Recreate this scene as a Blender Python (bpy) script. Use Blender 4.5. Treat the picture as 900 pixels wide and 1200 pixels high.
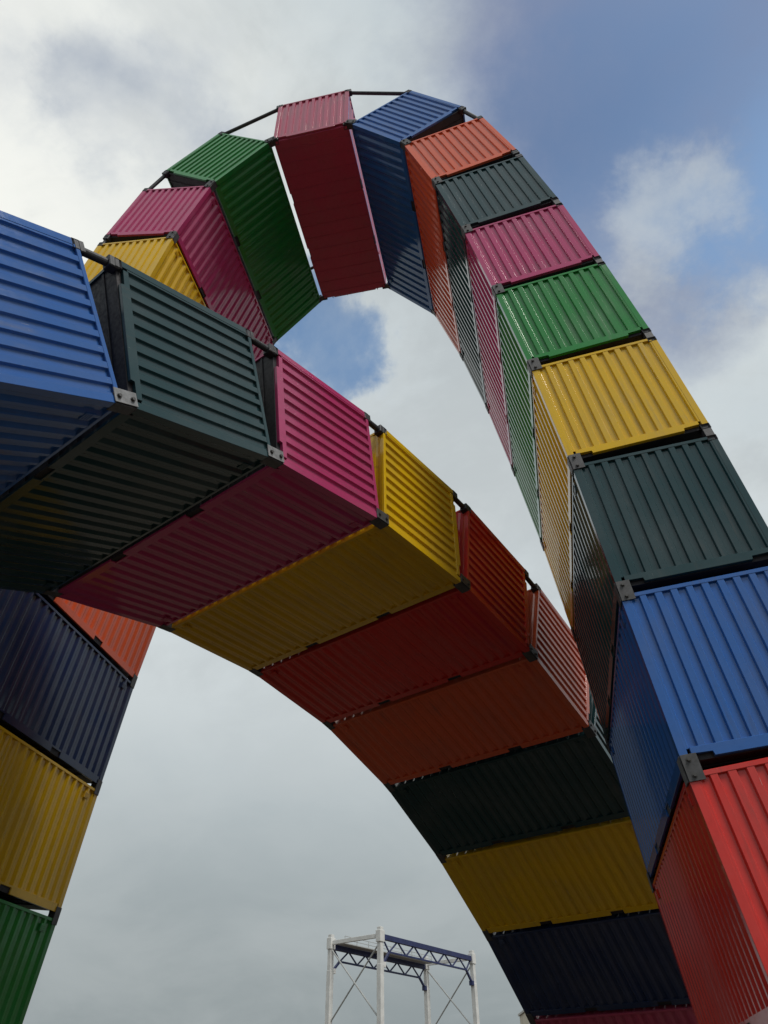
import bpy, bmesh, math, random
from mathutils import Vector, Matrix
random.seed(7)
for o in list(bpy.data.objects): bpy.data.objects.remove(o)
S = bpy.context.scene
C = S.collection

# ------------------------------------------------------------------ camera
F_PX, PITCH, ROLL = 868.176, 0.684187, -0.009016
EYE = Vector((0, 0, 1.6))
fw = Vector((0, math.cos(PITCH), math.sin(PITCH)))
up0 = Vector((0, -math.sin(PITCH), math.cos(PITCH)))
rt0 = Vector((1, 0, 0))
rt = math.cos(ROLL) * rt0 + math.sin(ROLL) * up0
up = -math.sin(ROLL) * rt0 + math.cos(ROLL) * up0
cd = bpy.data.cameras.new('camera')
cam = bpy.data.objects.new('camera', cd); C.objects.link(cam)
M = Matrix((rt, up, -fw)).transposed().to_4x4(); M.translation = EYE
cam.matrix_world = M
cd.sensor_fit = 'VERTICAL'; cd.sensor_height = 24.0; cd.lens = F_PX / 1200 * 24.0
cd.clip_start = 0.1; cd.clip_end = 6000
S.camera = cam

# ------------------------------------------------------------------ sun + sky
SUN_EL, SUN_AZ = math.radians(57), math.radians(140)      # azimuth clockwise from +Y (camera heading)
SUN_STRENGTH = 2.4
sdir = Vector((math.sin(SUN_AZ) * math.cos(SUN_EL), math.cos(SUN_AZ) * math.cos(SUN_EL), math.sin(SUN_EL)))
sl = bpy.data.lights.new('sun', 'SUN'); sl.energy = SUN_STRENGTH; sl.angle = math.radians(20); sl.color = (1.0, 0.955, 0.89)
so = bpy.data.objects.new('sun', sl); C.objects.link(so)
so.rotation_euler = (-sdir).to_track_quat('-Z', 'Y').to_euler(); so.location = (20, -20, 40)

W_ = bpy.data.worlds.new('World'); S.world = W_; W_.use_nodes = True
nt = W_.node_tree; nt.nodes.clear()
def nd(t, **kw):
    n = nt.nodes.new(t)
    for k, v in kw.items(): setattr(n, k, v)
    return n
def lk(a, b): nt.links.new(a, b)
def val(sock, v):
    if hasattr(v, 'is_output') or isinstance(v, bpy.types.NodeSocket): lk(v, sock)
    else: sock.default_value = v
def mth(op, a, b=None, clamp=False):
    n = nd('ShaderNodeMath', operation=op, use_clamp=clamp); val(n.inputs[0], a)
    if b is not None: val(n.inputs[1], b)
    return n.outputs[0]
def vmt(op, a, b=None):
    n = nd('ShaderNodeVectorMath', operation=op); val(n.inputs[0], a)
    if b is not None: val(n.inputs[1], b)
    return n
def smooth(x, a, b):
    n = nd('ShaderNodeMapRange', interpolation_type='SMOOTHSTEP'); val(n.inputs[0], x)
    n.inputs[1].default_value = a; n.inputs[2].default_value = b; return n.outputs[0]
def mixc(f, a, b):
    n = nd('ShaderNodeMix', data_type='RGBA'); val(n.inputs[0], f); val(n.inputs[6], a); val(n.inputs[7], b); return n.outputs[2]
tc = nd('ShaderNodeTexCoord').outputs['Generated']
sep = nd('ShaderNodeSeparateXYZ'); lk(tc, sep.inputs[0])
zz = mth('ADD', mth('MAXIMUM', sep.outputs[2], 0.0), 0.35)
px, py = mth('DIVIDE', sep.outputs[0], zz), mth('DIVIDE', sep.outputs[1], zz)
cmb = nd('ShaderNodeCombineXYZ'); lk(px, cmb.inputs[0]); lk(py, cmb.inputs[1])
P = cmb.outputs[0]
def noise(scale, detail, rough, off=(0, 0, 0), dist=0.0, colour=False, vec=None):
    n = nd('ShaderNodeTexNoise'); a = vmt('ADD', vec or P, off)
    lk(a.outputs[0], n.inputs['Vector']); n.inputs['Scale'].default_value = scale
    n.inputs['Detail'].default_value = detail; n.inputs['Roughness'].default_value = rough
    n.inputs['Distortion'].default_value = dist
    return n.outputs[1 if colour else 0]
# ragged cloud edges: the direction itself is stirred before the breaks are looked up
w1 = vmt('SUBTRACT', noise(3.6, 7, 0.62, (2.0, 5.0, 1.0), 0.2, True), (0.5, 0.5, 0.5)).outputs[0]
warp = vmt('ADD', tc, vmt('MULTIPLY', w1, (0.34, 0.34, 0.34)).outputs[0]).outputs[0]
warp = vmt('NORMALIZE', warp).outputs[0]
def blob(d, inner, outer, src=None):                      # 1 within inner degrees of direction d, 0 beyond outer
    v = Vector(d).normalized()
    dt = vmt('DOT_PRODUCT', src or warp, tuple(v)).outputs['Value']
    return smooth(dt, math.cos(math.radians(outer)), math.cos(math.radians(inner)))
n1 = noise(1.5, 8, 0.55, (3.1, 7.7, 0.3), 0.3)
n2 = noise(4.0, 9, 0.6, (1.3, 2.2, 0.9), 0.35)
n3 = noise(1.1, 5, 0.5, (9.4, 4.1, 2.0), 0.2)
n4 = noise(2.6, 7, 0.58, (4.4, 0.6, 3.0), 0.4)
high = smooth(sep.outputs[2], 0.22, 0.70)
amp = mth('ADD', mth('MULTIPLY', high, 0.8), 0.2)
wob = mth('ADD', mth('MULTIPLY', mth('SUBTRACT', n1, 0.5), 1.5), mth('MULTIPLY', mth('SUBTRACT', n2, 0.5), 1.15))
cover = mth('ADD', mth('MULTIPLY', wob, amp), 0.92)
def sub(x, b, k): return mth('SUBTRACT', x, mth('MULTIPLY', b, k))
cover = sub(cover, blob((0.34, 0.335, 0.88), 5, 17), 0.50)      # the blue breaks in the cloud deck
cover = sub(cover, blob((0.45, 0.43, 0.79), 2, 9), 0.30)
cover = sub(cover, blob((-0.095, 0.605, 0.79), 0.5, 5.2), 0.60)
cover = sub(cover, blob((-0.272, 0.356, 0.894), 0.5, 6.0), 0.20)
cover = sub(cover, blob((-0.20, 0.26, 0.94), 0.5, 5), 0.12)
tongue = blob((0.325, 0.445, 0.835), 0.5, 5.8)
cover = mth('ADD', cover, mth('MULTIPLY', tongue, 0.38))
mask = smooth(cover, 0.05, 0.80)
sky = nd('ShaderNodeTexSky', sky_type='NISHITA'); sky.sun_disc = False
sky.sun_elevation = SUN_EL; sky.sun_rotation = SUN_AZ; sky.altitude = 0; sky.air_density = 1.0; sky.dust_density = 1.6; sky.ozone_density = 1.6
SKY_K = 0.12
bl = vmt('MULTIPLY', sky.outputs[0], mixc(smooth(sep.outputs[2], 0.78, 0.90), (1.45, 1.62, 1.55, 1), (0.92, 1.04, 1.08, 1))).outputs[0]
# cloud radiance (divided by the strength the background runs at)
def cc(r, g_, b_): return (r / SKY_K, g_ / SKY_K, b_ / SKY_K, 1)
base = mixc(smooth(sep.outputs[2], 0.03, 0.52), cc(0.275, 0.315, 0.325), cc(0.56, 0.625, 0.655))
shade = smooth(mth('ADD', mth('MULTIPLY', n3, 0.55), mth('MULTIPLY', n4, 0.5)), 0.40, 0.66)
shade = mth('MULTIPLY', shade, mth('ADD', mth('MULTIPLY', high, 0.72), 0.28))
cl = mixc(mth('MULTIPLY', shade, 0.55), base, cc(0.80, 0.83, 0.82))
cl = mixc(mth('MULTIPLY', blob((-0.58, 0.34, 0.74), 6, 36), 0.92), cl, cc(0.95, 0.955, 0.90))
cl = mixc(mth('MULTIPLY', smooth(mth('ADD', mth('MULTIPLY', n4, 0.6), mth('MULTIPLY', n2, 0.4)), 0.47, 0.62), mth('ADD', mth('MULTIPLY', high, 0.44), 0.10)), cl, cc(0.40, 0.44, 0.46))
veil = mth('MULTIPLY', blob((0.30, 0.33, 0.90), 7, 20), mth('SUBTRACT', 0.88, mth('MULTIPLY', tongue, 0.62)))
cl = mixc(veil, cl, cc(0.168, 0.215, 0.37))
skycol = mixc(mask, bl, cl)
bg = nd('ShaderNodeBackground'); lk(skycol, bg.inputs[0]); bg.inputs[1].default_value = SKY_K
out = nd('ShaderNodeOutputWorld'); lk(bg.outputs[0], out.inputs[0])

S.view_settings.view_transform = 'Standard'; S.view_settings.look = 'None'
S.view_settings.exposure = 0.0; S.view_settings.gamma = 1.0; S.view_settings.use_curve_mapping = False
S.render.engine = 'CYCLES'
S.cycles.max_bounces = 6

# ------------------------------------------------------------------ materials
MATS = {}
def newmat(name):
    m = bpy.data.materials.new(name); m.use_nodes = True
    t = m.node_tree; b = t.nodes['Principled BSDF']; MATS[name] = m
    return m, t, b
def N(t, typ, **kw):
    n = t.nodes.new(typ)
    for k, v in kw.items(): setattr(n, k, v)
    return n
def tnoise(t, vec, scale, detail=5, rough=0.6, vscale=None):
    if vscale:
        mp = N(t, 'ShaderNodeMapping'); mp.inputs['Scale'].default_value = vscale
        t.links.new(vec, mp.inputs[0]); vec = mp.outputs[0]
    n = N(t, 'ShaderNodeTexNoise'); t.links.new(vec, n.inputs['Vector'])
    n.inputs['Scale'].default_value = scale; n.inputs['Detail'].default_value = detail; n.inputs['Roughness'].default_value = rough
    return n.outputs[0]
def tmap(t, x, a, b, c=0.0, d=1.0):
    n = N(t, 'ShaderNodeMapRange', interpolation_type='SMOOTHSTEP'); t.links.new(x, n.inputs[0])
    for i, v in enumerate((a, b, c, d)): n.inputs[i + 1].default_value = v
    return n.outputs[0]
def tmix(t, f, a, b, mode='MIX'):
    n = N(t, 'ShaderNodeMix', data_type='RGBA', blend_type=mode)
    for s, v in ((n.inputs[0], f), (n.inputs[6], a), (n.inputs[7], b)):
        if isinstance(v, bpy.types.NodeSocket): t.links.new(v, s)
        else: s.default_value = v
    return n.outputs[2]
def tmath(t, op, a, b):
    n = N(t, 'ShaderNodeMath', operation=op)
    for s, v in ((n.inputs[0], a), (n.inputs[1], b)):
        if isinstance(v, bpy.types.NodeSocket): t.links.new(v, s)
        else: s.default_value = v
    return n.outputs[0]

def paint(name, col, rough=0.34):
    m, t, b = newmat(name)
    co = N(t, 'ShaderNodeTexCoord').outputs['Object']
    oi = N(t, 'ShaderNodeObjectInfo').outputs['Random']
    off = N(t, 'ShaderNodeVectorMath', operation='ADD'); t.links.new(co, off.inputs[0])
    cx = N(t, 'ShaderNodeCombineXYZ'); t.links.new(tmath(t, 'MULTIPLY', oi, 37.0), cx.inputs[0]); t.links.new(cx.outputs[0], off.inputs[1])
    v = off.outputs[0]
    big = tnoise(t, v, 0.9, 4, 0.55)
    fine = tnoise(t, v, 9.0, 6, 0.65)
    streak = tnoise(t, v, 1.0, 5, 0.65, (7.0, 7.0, 0.7))
    scr = tnoise(t, v, 2.0, 3, 0.5, (30.0, 30.0, 2.5))
    spots = tnoise(t, v, 26.0, 3, 0.5)
    c4 = (*col, 1)
    fade = tuple(min(1, c * 0.86 + 0.022) for c in col) + (1,)
    deep = tuple(c * 0.82 for c in col) + (1,)
    k = tmix(t, tmap(t, big, 0.35, 0.68), c4, fade)
    k = tmix(t, tmath(t, 'MULTIPLY', tmap(t, fine, 0.45, 0.75), 0.45), k, deep)
    dirt = (0.07, 0.062, 0.055, 1)
    k = tmix(t, tmath(t, 'MULTIPLY', tmap(t, streak, 0.54, 0.80), 0.42), k, dirt)
    scuff = tmath(t, 'MULTIPLY', tmap(t, scr, 0.735, 0.76), tmap(t, big, 0.5, 0.62))
    k = tmix(t, tmath(t, 'MULTIPLY', scuff, 0.55), k, (0.45, 0.44, 0.42, 1))
    rust = tmath(t, 'MULTIPLY', tmap(t, spots, 0.73, 0.76), tmap(t, big, 0.55, 0.7))
    k = tmix(t, tmath(t, 'MULTIPLY', rust, 0.7), k, (0.10, 0.045, 0.025, 1))
    t.links.new(k, b.inputs['Base Color'])
    r = tmath(t, 'ADD', tmap(t, fine, 0.3, 0.75, rough - 0.03, rough + 0.05), tmath(t, 'MULTIPLY', tmap(t, tmath(t, 'ADD', tmath(t, 'MULTIPLY', streak, 0.6), tmath(t, 'MULTIPLY', big, 0.4)), 0.50, 0.70), 0.16))
    t.links.new(r, b.inputs['Roughness'])
    b.inputs['Specular IOR Level'].default_value = 0.38
    bp = N(t, 'ShaderNodeBump'); bp.inputs['Strength'].default_value = 0.22; bp.inputs['Distance'].default_value = 0.004
    dents = tnoise(t, v, 1.6, 1, 0.3)
    t.links.new(dents, bp.inputs['Height']); t.links.new(bp.outputs[0], b.inputs['Normal'])
    return m
COL = {
    'red':        (0.62, 0.034, 0.026),
    'crimson':    (0.42, 0.055, 0.115),
    'blue':       (0.026, 0.120, 0.40),
    'dark green': (0.010, 0.044, 0.052),
    'yellow':     (0.70, 0.43, 0.008),
    'green':      (0.018, 0.22, 0.042),
    'pink':       (0.45, 0.042, 0.150),
    'navy':       (0.016, 0.030, 0.085),
    'orange':     (0.70, 0.115, 0.042),
}
for n_, c_ in COL.items(): paint('paint ' + n_, c_, 0.12)
def metal_paint(name, col, rough=0.5, spec=0.4, var=0.35, scale=6.0, metallic=0.0, bump=0.004):
    m, t, b = newmat(name)
    co = N(t, 'ShaderNodeTexCoord').outputs['Object']
    f = tnoise(t, co, scale, 7, 0.65); g = tnoise(t, co, scale * 6, 4, 0.6)
    k = tmix(t, tmap(t, f, 0.3, 0.72), (*[c * (1 - var) for c in col], 1), (*[min(1, c * (1 + var * 0.6)) for c in col], 1))
    k = tmix(t, tmath(t, 'MULTIPLY', tmap(t, g, 0.55, 0.75), 0.4), k, (*[c * 0.55 for c in col], 1))
    t.links.new(k, b.inputs['Base Color']); t.links.new(tmap(t, g, 0.3, 0.7, rough - 0.1, rough + 0.12), b.inputs['Roughness'])
    b.inputs['Specular IOR Level'].default_value = spec; b.inputs['Metallic'].default_value = metallic
    bp = N(t, 'ShaderNodeBump'); bp.inputs['Strength'].default_value = 0.3; bp.inputs['Distance'].default_value = bump
    t.links.new(g, bp.inputs['Height']); t.links.new(bp.outputs[0], b.inputs['Normal'])
    return m
CAST = metal_paint('dark steel', (0.042, 0.043, 0.050), 0.5)
PLATE = metal_paint('weathered galvanised steel', (0.24, 0.245, 0.255), 0.55, 0.4, 0.35, 9)
PLATE_D = metal_paint('grimy steel plate', (0.066, 0.066, 0.070), 0.5, 0.4, 0.4, 9)
BOLT = metal_paint('bolt steel', (0.055, 0.052, 0.05), 0.35, 0.5)
UNDER = metal_paint('black underseal', (0.020, 0.018, 0.023), 0.6, 0.3, 0.4, 3)
POSTW = metal_paint('white post paint', (0.66, 0.66, 0.64), 0.5, 0.4, 0.14, 1.5)
GREYST = metal_paint('grey steel', (0.40, 0.41, 0.40), 0.5, 0.4, 0.2, 2)
TRUSS = metal_paint('navy truss paint', (0.022, 0.030, 0.105), 0.45, 0.4, 0.25, 2)
CONC = metal_paint('concrete', (0.40, 0.375, 0.35), 0.85, 0.2, 0.25, 1.6, 0, 0.01)
WALLB = metal_paint('cream render', (0.62, 0.57, 0.47), 0.85, 0.2, 0.12, 0.3)
TRIMB = metal_paint('pale stone trim', (0.55, 0.55, 0.53), 0.8, 0.2, 0.12, 0.5)
GLASSM = metal_paint('dark window glass', (0.03, 0.035, 0.04), 0.18, 0.5, 0.1, 0.5)
# quay paving
m, t, b = newmat('quay asphalt')
co = N(t, 'ShaderNodeTexCoord').outputs['Object']
a_ = tnoise(t, co, 0.08, 6, 0.6); g_ = tnoise(t, co, 22, 5, 0.7); h_ = tnoise(t, co, 1.1, 5, 0.6)
k = tmix(t, tmap(t, a_, 0.35, 0.65), (0.054, 0.041, 0.027, 1), (0.078, 0.058, 0.040, 1))
k = tmix(t, tmath(t, 'MULTIPLY', tmap(t, h_, 0.5, 0.75), 0.4), k, (0.034, 0.028, 0.022, 1))
k = tmix(t, tmap(t, g_, 0.35, 0.75), k, tmix(t, 1.0, k, (1.35, 1.35, 1.3, 1), 'MULTIPLY'))
t.links.new(k, b.inputs['Base Color']); b.inputs['Roughness'].default_value = 0.85
bp = N(t, 'ShaderNodeBump'); bp.inputs['Distance'].default_value = 0.01; t.links.new(g_, bp.inputs['Height']); t.links.new(bp.outputs[0], b.inputs['Normal'])
QUAY = m

# ------------------------------------------------------------------ mesh helpers
def bm_box(bm, lo, hi, bevel=0.0):
    lo, hi = Vector(lo), Vector(hi)
    r = bmesh.ops.create_cube(bm, size=1.0); vs = r['verts']
    for v in vs: v.co = Vector(((v.co.x + .5) * (hi.x - lo.x) + lo.x, (v.co.y + .5) * (hi.y - lo.y) + lo.y, (v.co.z + .5) * (hi.z - lo.z) + lo.z))
    if bevel:
        es = list({e for v in vs for e in v.link_edges})
        bmesh.ops.bevel(bm, geom=es, offset=bevel, segments=1, affect='EDGES')
def mesh_of(name, bm):
    bmesh.ops.recalc_face_normals(bm, faces=bm.faces)
    me = bpy.data.meshes.new(name); bm.to_mesh(me); bm.free(); me.materials.append(None); return me
def boxes(name, lst, bevel=0.006):
    bm = bmesh.new()
    for lo, hi in lst: bm_box(bm, lo, hi, bevel)
    return mesh_of(name, bm)
def obj(name, me, mat, parent=None, mw=None):
    o = bpy.data.objects.new(name, me); C.objects.link(o)
    if parent is not None: o.parent = parent
    if mw is not None: o.matrix_local = mw
    s = o.material_slots[0]; s.link = 'OBJECT'; s.material = mat
    return o
def tag(o, label, cat, group=None):
    o['label'] = label; o['category'] = cat
    if group: o['group'] = group
def bm_bar(bm, a, b, r, n=12):
    a, b = Vector(a), Vector(b); d = b - a
    q = d.to_track_quat('Z', 'Y').to_matrix().to_4x4(); q.translation = (a + b) / 2
    bmesh.ops.create_cone(bm, cap_ends=True, segments=n, radius1=r, radius2=r, depth=d.length, matrix=q)
def bar_mesh(name, a, b, r, n=12):
    bm = bmesh.new(); bm_bar(bm, a, b, r, n); return mesh_of(name, bm)
def beam_mesh(name, a, b, w, h, upv=(0, 0, 1), bevel=0.01):
    a, b = Vector(a), Vector(b); x = (b - a).normalized(); y = Vector(upv).cross(x).normalized(); z = x.cross(y)
    bm = bmesh.new(); bm_box(bm, (0, -w / 2, -h / 2), ((b - a).length, w / 2, h / 2), bevel)
    m4 = Matrix((x, y, z)).transposed().to_4x4(); m4.translation = a; bm.transform(m4)
    return mesh_of(name, bm)

# ------------------------------------------------------------------ ground
bm = bmesh.new(); bmesh.ops.create_grid(bm, x_segments=2, y_segments=2, size=3000)
g = obj('ground', mesh_of('ground', bm), QUAY); g['kind'] = 'structure'

# ------------------------------------------------------------------ shipping container: local X depth, Y width, Z height
L, WD, D = 2.591, 2.438, 6.058
CX, CY, CZ = 0.178, 0.162, 0.118
def corrugated(name, s0, s1, h0, h1, waves, depth, slope, ridge_frac, place, wide=(), c=0.007):
    """trapezoid sheet: runs along s, bars along h; place(s, d, h) gives the point, d inward depth"""
    pitch = (s1 - s0) / waves; flat = pitch - 2 * slope; rid = flat * ridge_frac; rec = flat - rid
    pts = []
    s = s0; pts.append((s, 0.0))
    for i in range(waves):
        a = s + rid / 2 + random.uniform(-.004, .004)
        if i in wide:                                     # a flat marking panel: shallower recess
            dd = depth * 0.45
        else: dd = depth
        pts += [(a - c, 0), (a + c * .5, c * .8), (a + slope - c * .5, dd - c * .8), (a + slope + c, dd)]
        e = a + slope + rec
        pts += [(e - c, dd), (e + c * .5, dd - c * .8), (e + slope - c * .5, c * .8), (e + slope + c, 0)]
        s += pitch
    pts.append((s1, 0.0))
    bm = bmesh.new(); A = []; B = []
    for (q, d) in pts:
        A.append(bm.verts.new(place(q, d, h0))); B.append(bm.verts.new(place(q, d, h1)))
    for i in range(len(pts) - 1): bm.faces.new((A[i], A[i + 1], B[i + 1], B[i]))
    return mesh_of(name, bm)
PW = 0.11          # post width
ZB, ZT = 0.165, L - 0.062
def side_wall(y0, sg):
    return corrugated('side_wall', PW, D - PW, ZB, ZT, 21, 0.042, 0.055, 0.46, lambda s, d, h: (s, y0 + sg * (0.006 + d), h))
ME = {}
ME['side0'] = side_wall(0.0, 1); ME['side1'] = side_wall(WD, -1)
ME['end'] = corrugated('end_wall', PW - 0.02, WD - PW + 0.02, 0.195, L - 0.072, 10, 0.038, 0.018, 0.5, lambda s, d, h: (0.005 + d, s, h), c=0.002)
ME['roof'] = corrugated('roof', 0.05, D - 0.05, 0.05, WD - 0.05, 21, 0.02, 0.05, 0.6, lambda s, d, h: (s, h, L - 0.020 - d))
ME['vent'] = boxes('vent', [((0.33, -0.004, L - 0.30), (0.50, 0.03, L - 0.16)), ((0.345, -0.010, L - 0.275), (0.485, 0.0, L - 0.255)), ((0.345, -0.010, L - 0.24), (0.485, 0.0, L - 0.22)), ((0.345, -0.010, L - 0.205), (0.485, 0.0, L - 0.185))], 0.003)
def bm_casting():
    bm = bmesh.new(); bm_box(bm, (0, 0, 0), (CX, CY, CZ), 0.008)
    big = [f for f in bm.faces if f.calc_area() > 0.008]
    bmesh.ops.inset_individual(bm, faces=big, thickness=0.032, depth=0.0)
    for f in big:
        n = f.normal.copy()
        for v in f.verts: v.co -= n * 0.03
    return mesh_of('corner_casting', bm)
ME['cast'] = bm_casting()
ME['post'] = boxes('corner_post', [((0, 0, CZ - .01), (PW + .02, PW, L - CZ + .01))], 0.004)
ME['rail_top_side'] = boxes('top_side_rail', [((CX - .01, 0.002, ZT - 0.008), (D - CX + .01, 0.066, L - 0.010))], 0.006)
fp = []
xs = [CX - .01, D / 2 - 1.21, D / 2 - 0.85, D / 2 + 0.85, D / 2 + 1.21, D - CX + .01]
for a_, b_ in ((xs[0], xs[1]), (xs[2], xs[3]), (xs[4], xs[5])): fp.append(((a_, 0.003, 0.016), (b_, 0.055, ZB + 0.008)))
for a_, b_ in ((xs[1], xs[2]), (xs[3], xs[4])):
    fp.append(((a_ - .003, 0.006, 0.128), (b_ + .003, 0.052, ZB + 0.005))); 
ME['rail_bot_side'] = boxes('bottom_side_rail', fp, 0.004)
ME['pocket0'], ME['pocket1'] = [boxes('fork_pocket', [((p0 - .002, 0.03, 0.02), (p1 + .002, 0.5, 0.132))], 0) for p0, p1 in ((xs[1], xs[2]), (xs[3], xs[4]))]
ME['rail_top_end'] = boxes('top_end_rail', [((0.0, CY - .01, L - 0.080), (0.065, WD - CY + .01, L - 0.012))], 0.006)
def bm_end_rail():
    bm = bmesh.new(); pr = [(CY - .01, .125), (CY + .26, .125), (CY + .265, .06), (WD - CY - .265, .06), (WD - CY - .26, .125), (WD - CY + .01, .125), (WD - CY + .01, .212), (CY - .01, .212)]
    F = [bm.verts.new((0.0, y, z)) for y, z in pr]; B = [bm.verts.new((0.07, y, z)) for y, z in pr]
    f_ = bm.faces.new(F); bm.faces.new(B[::-1])
    for k in range(8): bm.faces.new((F[k], B[k], B[(k + 1) % 8], F[(k + 1) % 8]))
    bmesh.ops.bevel(bm, geom=list(f_.edges), offset=0.005, segments=1, affect='EDGES')
    return mesh_of('bottom_end_rail', bm)
ME['rail_bot_end'] = bm_end_rail()
fl_and_baffle = [((0.06, 0.05, 0.045), (D - 0.06, WD - 0.05, 0.150)), ((1.3, WD / 2 - 0.16, -0.088), (D - 0.26, WD / 2 + 0.16, 0.048))]  # second box is an added baffle, stops sky light leaking through the joint gap
ME['floor'] = boxes('floor', fl_and_baffle + [((x, 0.06, 0.030), (x + 0.05, WD - 0.06, 0.050)) for x in [0.3 + 0.42 * i for i in range(13)]], 0.003)
fs = [((0.07, 0.056, 0.010), (D - 0.07, WD - 0.056, 0.150))]
ME['floor_seam'] = boxes('floor', fs + [((x, 0.06, -0.004), (x + 0.035, WD - 0.06, 0.02)) for x in [0.35 + 0.45 * i for i in range(13)]], 0.003)
dr = [((D - 0.055, 0.09, 0.17), (D - 0.012, WD / 2 - 0.01, L - 0.09))]
ME['door'] = boxes('door', dr + [((D - 0.02, 0.14, z), (D - 0.002, WD / 2 - 0.08, z + 0.34)) for z in (0.28, 0.73, 1.18, 1.63, 2.08)], 0.008)
bm = bmesh.new()
for y in (0.36, 0.92):
    bm_bar(bm, (D + 0.022, y, 0.1), (D + 0.022, y, L - 0.06), 0.017, 8)
    bm_box(bm, (D - 0.01, y - .2, 1.05), (D + 0.04, y + .02, 1.085), 0.003)
    for z in (0.2, 0.9, 1.7, 2.4): bm_box(bm, (D - 0.01, y - .05, z), (D + 0.045, y + .05, z + .06), 0.004)
ME['lock'] = mesh_of('locking_bar', bm)
FLIPX = Matrix.Translation((D, 0, 0)) @ Matrix.Diagonal((-1, 1, 1, 1))
FLIPY = Matrix.Translation((0, WD, 0)) @ Matrix.Diagonal((1, -1, 1, 1))
FLIPZ = Matrix.Translation((0, 0, L)) @ Matrix.Diagonal((1, 1, -1, 1))
ID = Matrix.Identity(4)
# a casting stands 6 mm proud of the posts on its outer faces
CAST0 = Matrix.Translation((-0.006, -0.006, -0.003))
def make_container(color, mw, label, group, special=False):
    root = bpy.data.objects.new('shipping_container', None); C.objects.link(root); root.matrix_world = mw
    root.empty_display_size = 0.3
    tag(root, label, 'shipping container', group)
    pm = MATS['paint ' + color]
    obj('end_wall', ME['end'], pm, root)
    obj('side_wall', ME['side0'], pm, root); obj('side_wall', ME['side1'], pm, root)
    obj('roof', ME['roof'], pm, root)
    obj('floor', ME['floor_seam'] if special else ME['floor'], pm if special else UNDER, root)
    for fx in (ID, FLIPX):
        for fy in (ID, FLIPY):
            obj('corner_post', ME['post'], pm, root, fx @ fy)
            for fz in (ID, FLIPZ): obj('corner_casting', ME['cast'], CAST, root, fx @ fy @ fz @ CAST0)
        obj('top_end_rail', ME['rail_top_end'], pm, root, fx)
        obj('bottom_end_rail', ME['rail_bot_end'], pm, root, fx)
    for fy in (ID, FLIPY):
        for fx in (ID, FLIPX): obj('vent', ME['vent'], pm, root, fx @ fy)
        obj('top_side_rail', ME['rail_top_side'], pm, root, fy)
        r = obj('bottom_side_rail', ME['rail_bot_side'], pm, root, fy)
        obj('fork_pocket', ME['pocket0'], UNDER, r); obj('fork_pocket', ME['pocket1'], UNDER, r)
        d_ = obj('door', ME['door'], pm, root, fy)
        obj('locking_bar', ME['lock'], CAST, d_)
    return root

# ------------------------------------------------------------------ the two arches (chains of containers hinged on their inner edges)
GAP = 0.0935
LP = L + GAP
def dirv(a): return Vector((math.cos(a), math.sin(a)))
def nrm(a): return Vector((-math.sin(a), math.cos(a)))
class Arch:
    def __init__(s, ox, oy, az):
        s.u = Vector((math.cos(az), math.sin(az), 0)); s.w = Vector((-math.sin(az), math.cos(az), 0)); s.O = Vector((ox, oy, 0))
    def p(s, q, depth=0.0): return s.O + s.u * q.x + Vector((0, 0, q.y)) + s.w * depth
    def v(s, q): return s.u * q.x + Vector((0, 0, q.y))
T = Arch(-2.210766, 10.461015, -0.198406)
zt, a0 = 25.53908, 0.010721
dR = [0.9209, 0.3686, 0.0692, 0.0436, 0.0176, 0.0304, 0.0333, -0.0012, -0.0271]
dL = [0.8844, 0.3944, 0.1054, 0.0014, -0.0045, 0.0232, 0.0405, 0.0152, -0.0185]
seq_T = {}
half = (WD + GAP) / 2
c0 = Vector((0, zt))
seq_T[0] = (c0 - dirv(a0) * half, c0 + dirv(a0) * half, a0)
x = seq_T[0][1]; a = a0
for i, d in enumerate(dR):
    a -= d; y = x + dirv(a) * LP; seq_T[i + 1] = (x, y, a); x = y
x = seq_T[0][0]; a = a0
for i, d in enumerate(dL):
    a += d; y = x - dirv(a) * LP; seq_T[-i - 1] = (y, x, a); x = y
col_T = {0: 'crimson', 1: 'blue', 2: 'orange', 3: 'dark green', 4: 'pink', 5: 'green', 6: 'yellow', 7: 'dark green', 8: 'blue', 9: 'red',
         -1: 'green', -2: 'pink', -3: 'yellow', -4: 'red', -5: 'dark green', -6: 'orange', -7: 'navy', -8: 'yellow', -9: 'green'}
NA = Arch(-3.19631, 6.28953, 0.91065)
dN = [0.18912, 0.18413, 0.16102, 0.17086, 0.18196, 0.1739, 0.12788, 0.09516, 0.075]
seq_N = {}
x = Vector((0, 8.49044)); a = 0.34906
for i in range(1, 10):
    if i > 1: a -= dN[i - 1]
    y = x + dirv(a) * LP; seq_N[i] = (x, y, a); x = y
x = Vector((0, 8.49044)); a = 0.34906
for i, d in zip((0, -1, -2, -3), (0.18912, 0.15, 0.11, 0.08)):
    a += d; y = x - dirv(a) * LP; seq_N[i] = (y, x, a); x = y
col_N = {-3: 'yellow', -2: 'green', -1: 'orange', 0: 'blue', 1: 'dark green', 2: 'pink', 3: 'yellow', 4: 'red', 5: 'orange',
         6: 'dark green', 7: 'yellow', 8: 'navy', 9: 'crimson'}

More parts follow.
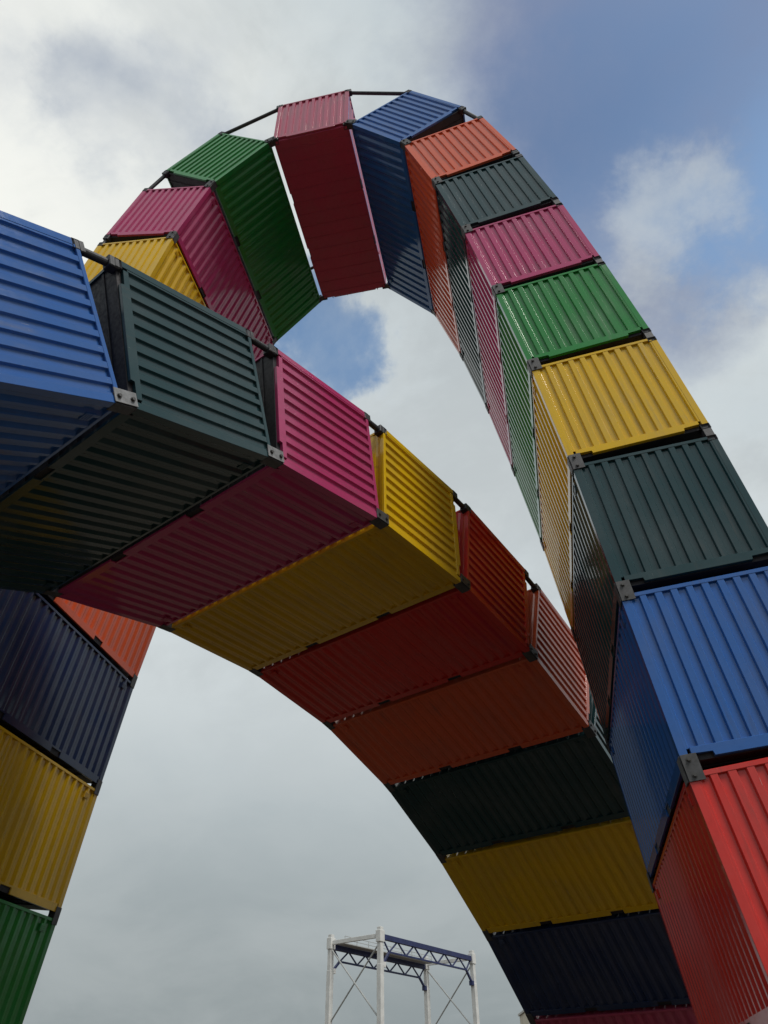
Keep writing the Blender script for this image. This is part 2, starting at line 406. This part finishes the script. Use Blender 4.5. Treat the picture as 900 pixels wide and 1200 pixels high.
def basis(X, Y, Z, o):
    m4 = Matrix((X, Y, Z)).transposed().to_4x4(); m4.translation = o; return m4
def place(A, seq, i, apex_right_of, special):
    """matrix of a container; roof looks towards the apex of its arch"""
    l, r, a = seq[i]; d, n = A.v(dirv(a)), A.v(nrm(a))
    if special: return basis(A.w, -d, n, A.p(r) - d * (GAP / 2))
    if i >= apex_right_of: return basis(A.w, -n, -d, A.p(r) - d * (GAP / 2) + n * WD)
    return basis(A.w, n, d, A.p(l) + d * (GAP / 2))
def plural(n1, n2): return 'two %s containers' % n1 if n1 == n2 else '%s and %s containers' % (n1, n2)
PL = boxes('joint_plate', [((-0.17, 0.0, -0.02), (0.17, 0.205, -0.006))], 0.003)
PLB = boxes('joint_plate', [((-0.165, -0.018, 0.0), (0.165, -0.006, 0.185))], 0.003)
bm = bmesh.new()
bmesh.ops.create_cone(bm, cap_ends=True, segments=6, radius1=0.026, radius2=0.026, depth=0.03)
bmesh.ops.create_cone(bm, cap_ends=True, segments=12, radius1=0.036, radius2=0.036, depth=0.008, matrix=Matrix.Translation((0, 0, 0.013)))
BO = mesh_of('bolt', bm)
SP = boxes('spacer_block', [((-GAP / 2 - .004, 0.006, 0.0), (GAP / 2 + .004, CY - .01, CX - .012))], 0.004)
BR = boxes('rod_bracket', [((-0.085, -0.10, -0.085), (0.085, 0.085, 0.085))], 0.014)

def joints(A, seq, roots, idx, group_plate):
    for i, j in zip(idx[:-1], idx[1:]):
        la, lb = seq[i], seq[j]; jt = la[1]; am = (la[2] + lb[2]) / 2
        d, n = A.v(dirv(am)), A.v(nrm(am)); root = roots[i]; inv = root.matrix_world.inverted()
        hi, hj = (L if (A is T and i == 0) else WD), (L if (A is T and j == 0) else WD)
        oi = la[1] - dirv(la[2]) * (GAP / 2) + nrm(la[2]) * hi
        oj = lb[0] + dirv(lb[2]) * (GAP / 2) + nrm(lb[2]) * hj
        wide = (oj - oi).length
        for depth, sg in ((0.0, 1), (D, -1)):
            fr = basis(d, n, A.w * sg, A.p(jt, depth))      # x along the arch, y outwards, z into the container
            pm = PLATE if (A is NA and i in (0, 1)) else PLATE_D
            if sg > 0:
                pl = obj('joint_plate', PL, pm, root, inv @ fr)
                for bx in (-0.1, 0.1): obj('bolt', BO, BOLT, pl, Matrix.Translation((bx, 0.09, -0.034)))
            obj('joint_plate', PLB, PLATE_D, root, inv @ fr)
            obj('spacer_block', SP, CAST, root, inv @ fr)
            if wide > 0.20:                                  # open on the outside: a tie rod between the outer corners
                ci = oi - nrm(la[2]) * 0.07 - dirv(la[2]) * 0.03; cj = oj - nrm(lb[2]) * 0.07 + dirv(lb[2]) * 0.03
                pa, pb = A.p(ci, depth + sg * 0.085), A.p(cj, depth + sg * 0.085)
                rod = obj('tie_rod', bar_mesh('tie_rod', inv @ pa, inv @ pb, 0.058, 14), CAST, root)
                for q, s_ in ((oi, la), (oj, lb)):
                    fq = basis(A.v(dirv(s_[2])), A.v(nrm(s_[2])), A.w, A.p(q - nrm(s_[2]) * 0.07, depth + sg * 0.085))
                    obj('rod_bracket', BR, CAST, root, inv @ fq)
            else:
                om = (oi + oj) / 2; fo = basis(d, -n, A.w * sg, A.p(om, depth)) 
                obj('spacer_block', SP, CAST, root, inv @ (fo @ Matrix.Diagonal((max(0.6, wide / GAP) , 1, 1, 1))))
def build_arch(A, seq, cols, apex, special, nm, group):
    idx = sorted(seq); roots = {}
    for k, i in enumerate(idx):
        c = cols[i]
        if 0 < k < len(idx) - 1:
            if i == apex or i == apex - 1 or i == special:
                lab = '%s shipping container in the %s arch, between the %s' % (c, nm, plural(cols[idx[k - 1]], cols[idx[k + 1]]))
            else:
                hi_, lo_ = (idx[k - 1], idx[k + 1]) if i >= apex else (idx[k + 1], idx[k - 1])
                lab = '%s container in the %s arch, below %s, above %s' % (c, nm, cols[hi_], cols[lo_])
        else:
            lab = '%s shipping container at the foot of the %s arch, on a concrete plinth' % (c, nm)
        if i == special: lab = 'crimson shipping container at the very top of the %s arch' % nm
        roots[i] = make_container(c, place(A, seq, i, apex, i == special), lab, group, i == special)
    bpy.context.view_layer.update()
    joints(A, seq, roots, idx, group)
    return roots
build_arch(T, seq_T, col_T, 1, 0, 'tall', 'containers of the tall arch')
build_arch(NA, seq_N, col_N, 3, None, 'low wide', 'containers of the low arch')

# concrete plinths carrying the four feet
def plinth(A, q, a, side, label):
    d, n = dirv(a) * side, nrm(a)
    i0, o0 = q - n * 0.15 + d * 0.0, q + n * (WD + 0.15)
    i0 = i0 + d * 0.02 - d * (GAP / 2); o0 = o0 + d * 0.02 - d * (GAP / 2)
    out = 1 if n.x > 0 else -1
    poly = [i0, o0, Vector((o0.x + out * 0.25, -0.1)), Vector((i0.x - out * 0.1 + (0 if abs(d.x) < .3 else d.x * .8), -0.1))]
    bm = bmesh.new(); F = [bm.verts.new(A.p(p_, -0.15)) for p_ in poly]; B = [bm.verts.new(A.p(p_, D + 0.15)) for p_ in poly]
    bm.faces.new(F); bm.faces.new(B[::-1])
    for k in range(4): bm.faces.new((F[k], B[k], B[(k + 1) % 4], F[(k + 1) % 4]))
    bmesh.ops.bevel(bm, geom=list(bm.edges), offset=0.03, segments=1, affect='EDGES')
    o = obj('concrete_plinth', mesh_of('concrete_plinth', bm), CONC)
    tag(o, label, 'plinth', 'plinths under the arches')
plinth(T, seq_T[9][1], seq_T[9][2], 1, 'concrete plinth under the red container of the tall arch')
plinth(T, seq_T[-9][0], seq_T[-9][2], -1, 'concrete plinth under the bottom green container of the tall arch')
plinth(NA, seq_N[9][1], seq_N[9][2], 1, 'concrete plinth under the crimson container of the low arch')
plinth(NA, seq_N[-3][0], seq_N[-3][2], -1, 'concrete plinth under the bottom yellow container of the low arch')

# ------------------------------------------------------------------ gantry frame beyond the arch
gB = Vector((-0.54, 59.77, 0)); gA = Vector((-4.20, 62.60, 0)); gD = Vector((6.86, 70.01, 0)); gC = gA + gD - gB
HT = 12.1
gan = bpy.data.objects.new('gantry_frame', None); C.objects.link(gan); gan.location = (gA + gC) / 2
tag(gan, 'white post gantry frame with navy lattice trusses standing beyond the low arch', 'gantry')
GI = Matrix.Translation(-gan.location)
def gpart(name, me, mat, parent=None):
    me.transform(GI); return obj(name, me, mat, parent or gan)
Z_ = Vector((0, 0, 1))
ex = (gD - gB).normalized(); ey = (gA - gB).normalized()
for k, p_ in enumerate((gA, gB, gC, gD)):
    bm = bmesh.new()
    bm_box(bm, (-.20, -.18, 0), (.20, .18, HT - 2.3), .012); bm_box(bm, (-.32, -.28, 0), (.32, .28, 0.5), .015)
    bm_box(bm, (-.18, -.16, HT - 2.32), (.18, .16, HT), .012)
    bm_box(bm, (-.27, -.21, HT - 0.95), (.27, .21, HT - 0.22), .015)
    bm.transform(basis(ex, ey, Z_, p_))
    po = gpart('post', mesh_of('post', bm), POSTW)
for p_, q_ in ((gA, gC), (gB, gD)):
    e = (q_ - p_).normalized(); Ln = (q_ - p_).length
    zc, zb, zk = (HT - (0.78 if p_ == gA else 0.60)), HT - (1.62 if p_ == gA else 1.46), HT - 2.28
    gpart('top_chord', beam_mesh('top_chord', p_ + e * .3 + Z_ * zc, q_ - e * .3 + Z_ * zc, 0.26, 0.34), TRUSS)
    n_ = 6
    at = lambda t_, z: p_ + e * (t_ * Ln) + Z_ * z
    gpart('bottom_chord', beam_mesh('bottom_chord', at(.5 / n_, zb), at((n_ - .5) / n_, zb), 0.12, 0.12), TRUSS)
    for k in range(n_):
        b_ = at((k + .5) / n_, zb)
        for tt in (k / n_, (k + 1) / n_):
            tt_ = min(max(tt, 0.025), 0.975)
            gpart('truss_diagonal', beam_mesh('truss_diagonal', b_, at(tt_, zc - .1), 0.09, 0.10), TRUSS)
    for t0, t1 in ((.5 / n_, 0.022), (1 - .5 / n_, 0.978)):
        gpart('knee_brace', beam_mesh('knee_brace', at(t0, zb), at(t1, zk), 0.15, 0.15), TRUSS)
        bm = bmesh.new(); bm_box(bm, (-.14, -.16, -.16), (.14, .16, .16), .01); bm.transform(basis(ex, ey, Z_, at(0.026 if t1 < .5 else .974, zk - .02)))
        gpart('bracket', mesh_of('bracket', bm), TRUSS if t1 > .5 else POSTW)
for p_, q_ in ((gA, gB), (gC, gD)):
    gpart('tie_beam', beam_mesh('tie_beam', p_ + Z_ * (HT - .54), q_ + Z_ * (HT - .54), 0.20, 0.26), POSTW)
    for z1, z0 in ((HT - .85, 6.6), (6.3, 1.2)):
        s_ = (q_ - p_).normalized().cross(Z_) * 0.07
        gpart('cross_brace', bar_mesh('cross_brace', p_ + Z_ * z1 + s_, q_ + Z_ * z0 + s_, 0.055, 8), GREYST)
        gpart('cross_brace', bar_mesh('cross_brace', q_ + Z_ * z1 - s_, p_ + Z_ * z0 - s_, 0.055, 8), GREYST)
e = (gC - gA).normalized(); sh = -ey * 0.55; Ln = (gC - gA).length
gpart('walkway', beam_mesh('walkway', gA + e * .4 + Z_ * (HT - .58) + sh, gC - e * .4 + Z_ * (HT - .58) + sh, 0.8, 0.08), GREYST)
for off in (ey * -0.93,):
    for z in (0.25, 0.48):
        gpart('handrail', bar_mesh('handrail', gA + e * .5 + Z_ * (HT - .6 + z) + off, gC - e * .5 + Z_ * (HT - .6 + z) + off, 0.022, 6), GREYST)
    for k in range(9):
        b_ = gA + e * (.5 + (Ln - 1.0) * k / 8) + off
        gpart('handrail_post', bar_mesh('handrail_post', b_ + Z_ * (HT - .6), b_ + Z_ * (HT - .12), 0.025, 6), GREYST)

# ------------------------------------------------------------------ far block that shows beside the low arch
bl_ = bpy.data.objects.new('apartment_building', None); C.objects.link(bl_)
BX, BY = 23.6, 150.0
bl_.location = (BX, BY, 0)
tag(bl_, 'cream apartment block far off, edge showing beside the low arch', 'building')
HB = 15.4
obj('wall', boxes('wall', [((0, 0, 0), (16, 11, HB))], 0.04), WALLB, bl_)
rf = obj('roof', boxes('roof', [((-.25, -.25, HB), (16.25, 11.25, HB + .35))], 0.03), TRIMB, bl_)
obj('quoin', boxes('quoin', [((-.06, -.06, 0), (.55, .5, HB - .002))], 0.02), TRIMB, bl_)
WN = boxes('window', [((-.7, -.06, 0), (-.6, .1, 1.6)), ((.6, -.06, 0), (.7, .1, 1.6)), ((-.6, -.06, 1.5), (.6, .1, 1.6)), ((-.8, -.16, -.1), (.8, .1, 0)), ((-.03, -.05, 0), (.03, .1, 1.5))], 0.01)
PN = boxes('pane', [((-.6, -.02, 0), (.6, .05, 1.5))], 0)
for f in range(5):
    for cxx in range(5):
        w_ = obj('window', WN, TRIMB, bl_, Matrix.Translation((2.0 + cxx * 3.0, 0, 1.0 + f * 3.0)))
        obj('pane', PN, GLASSM, w_)
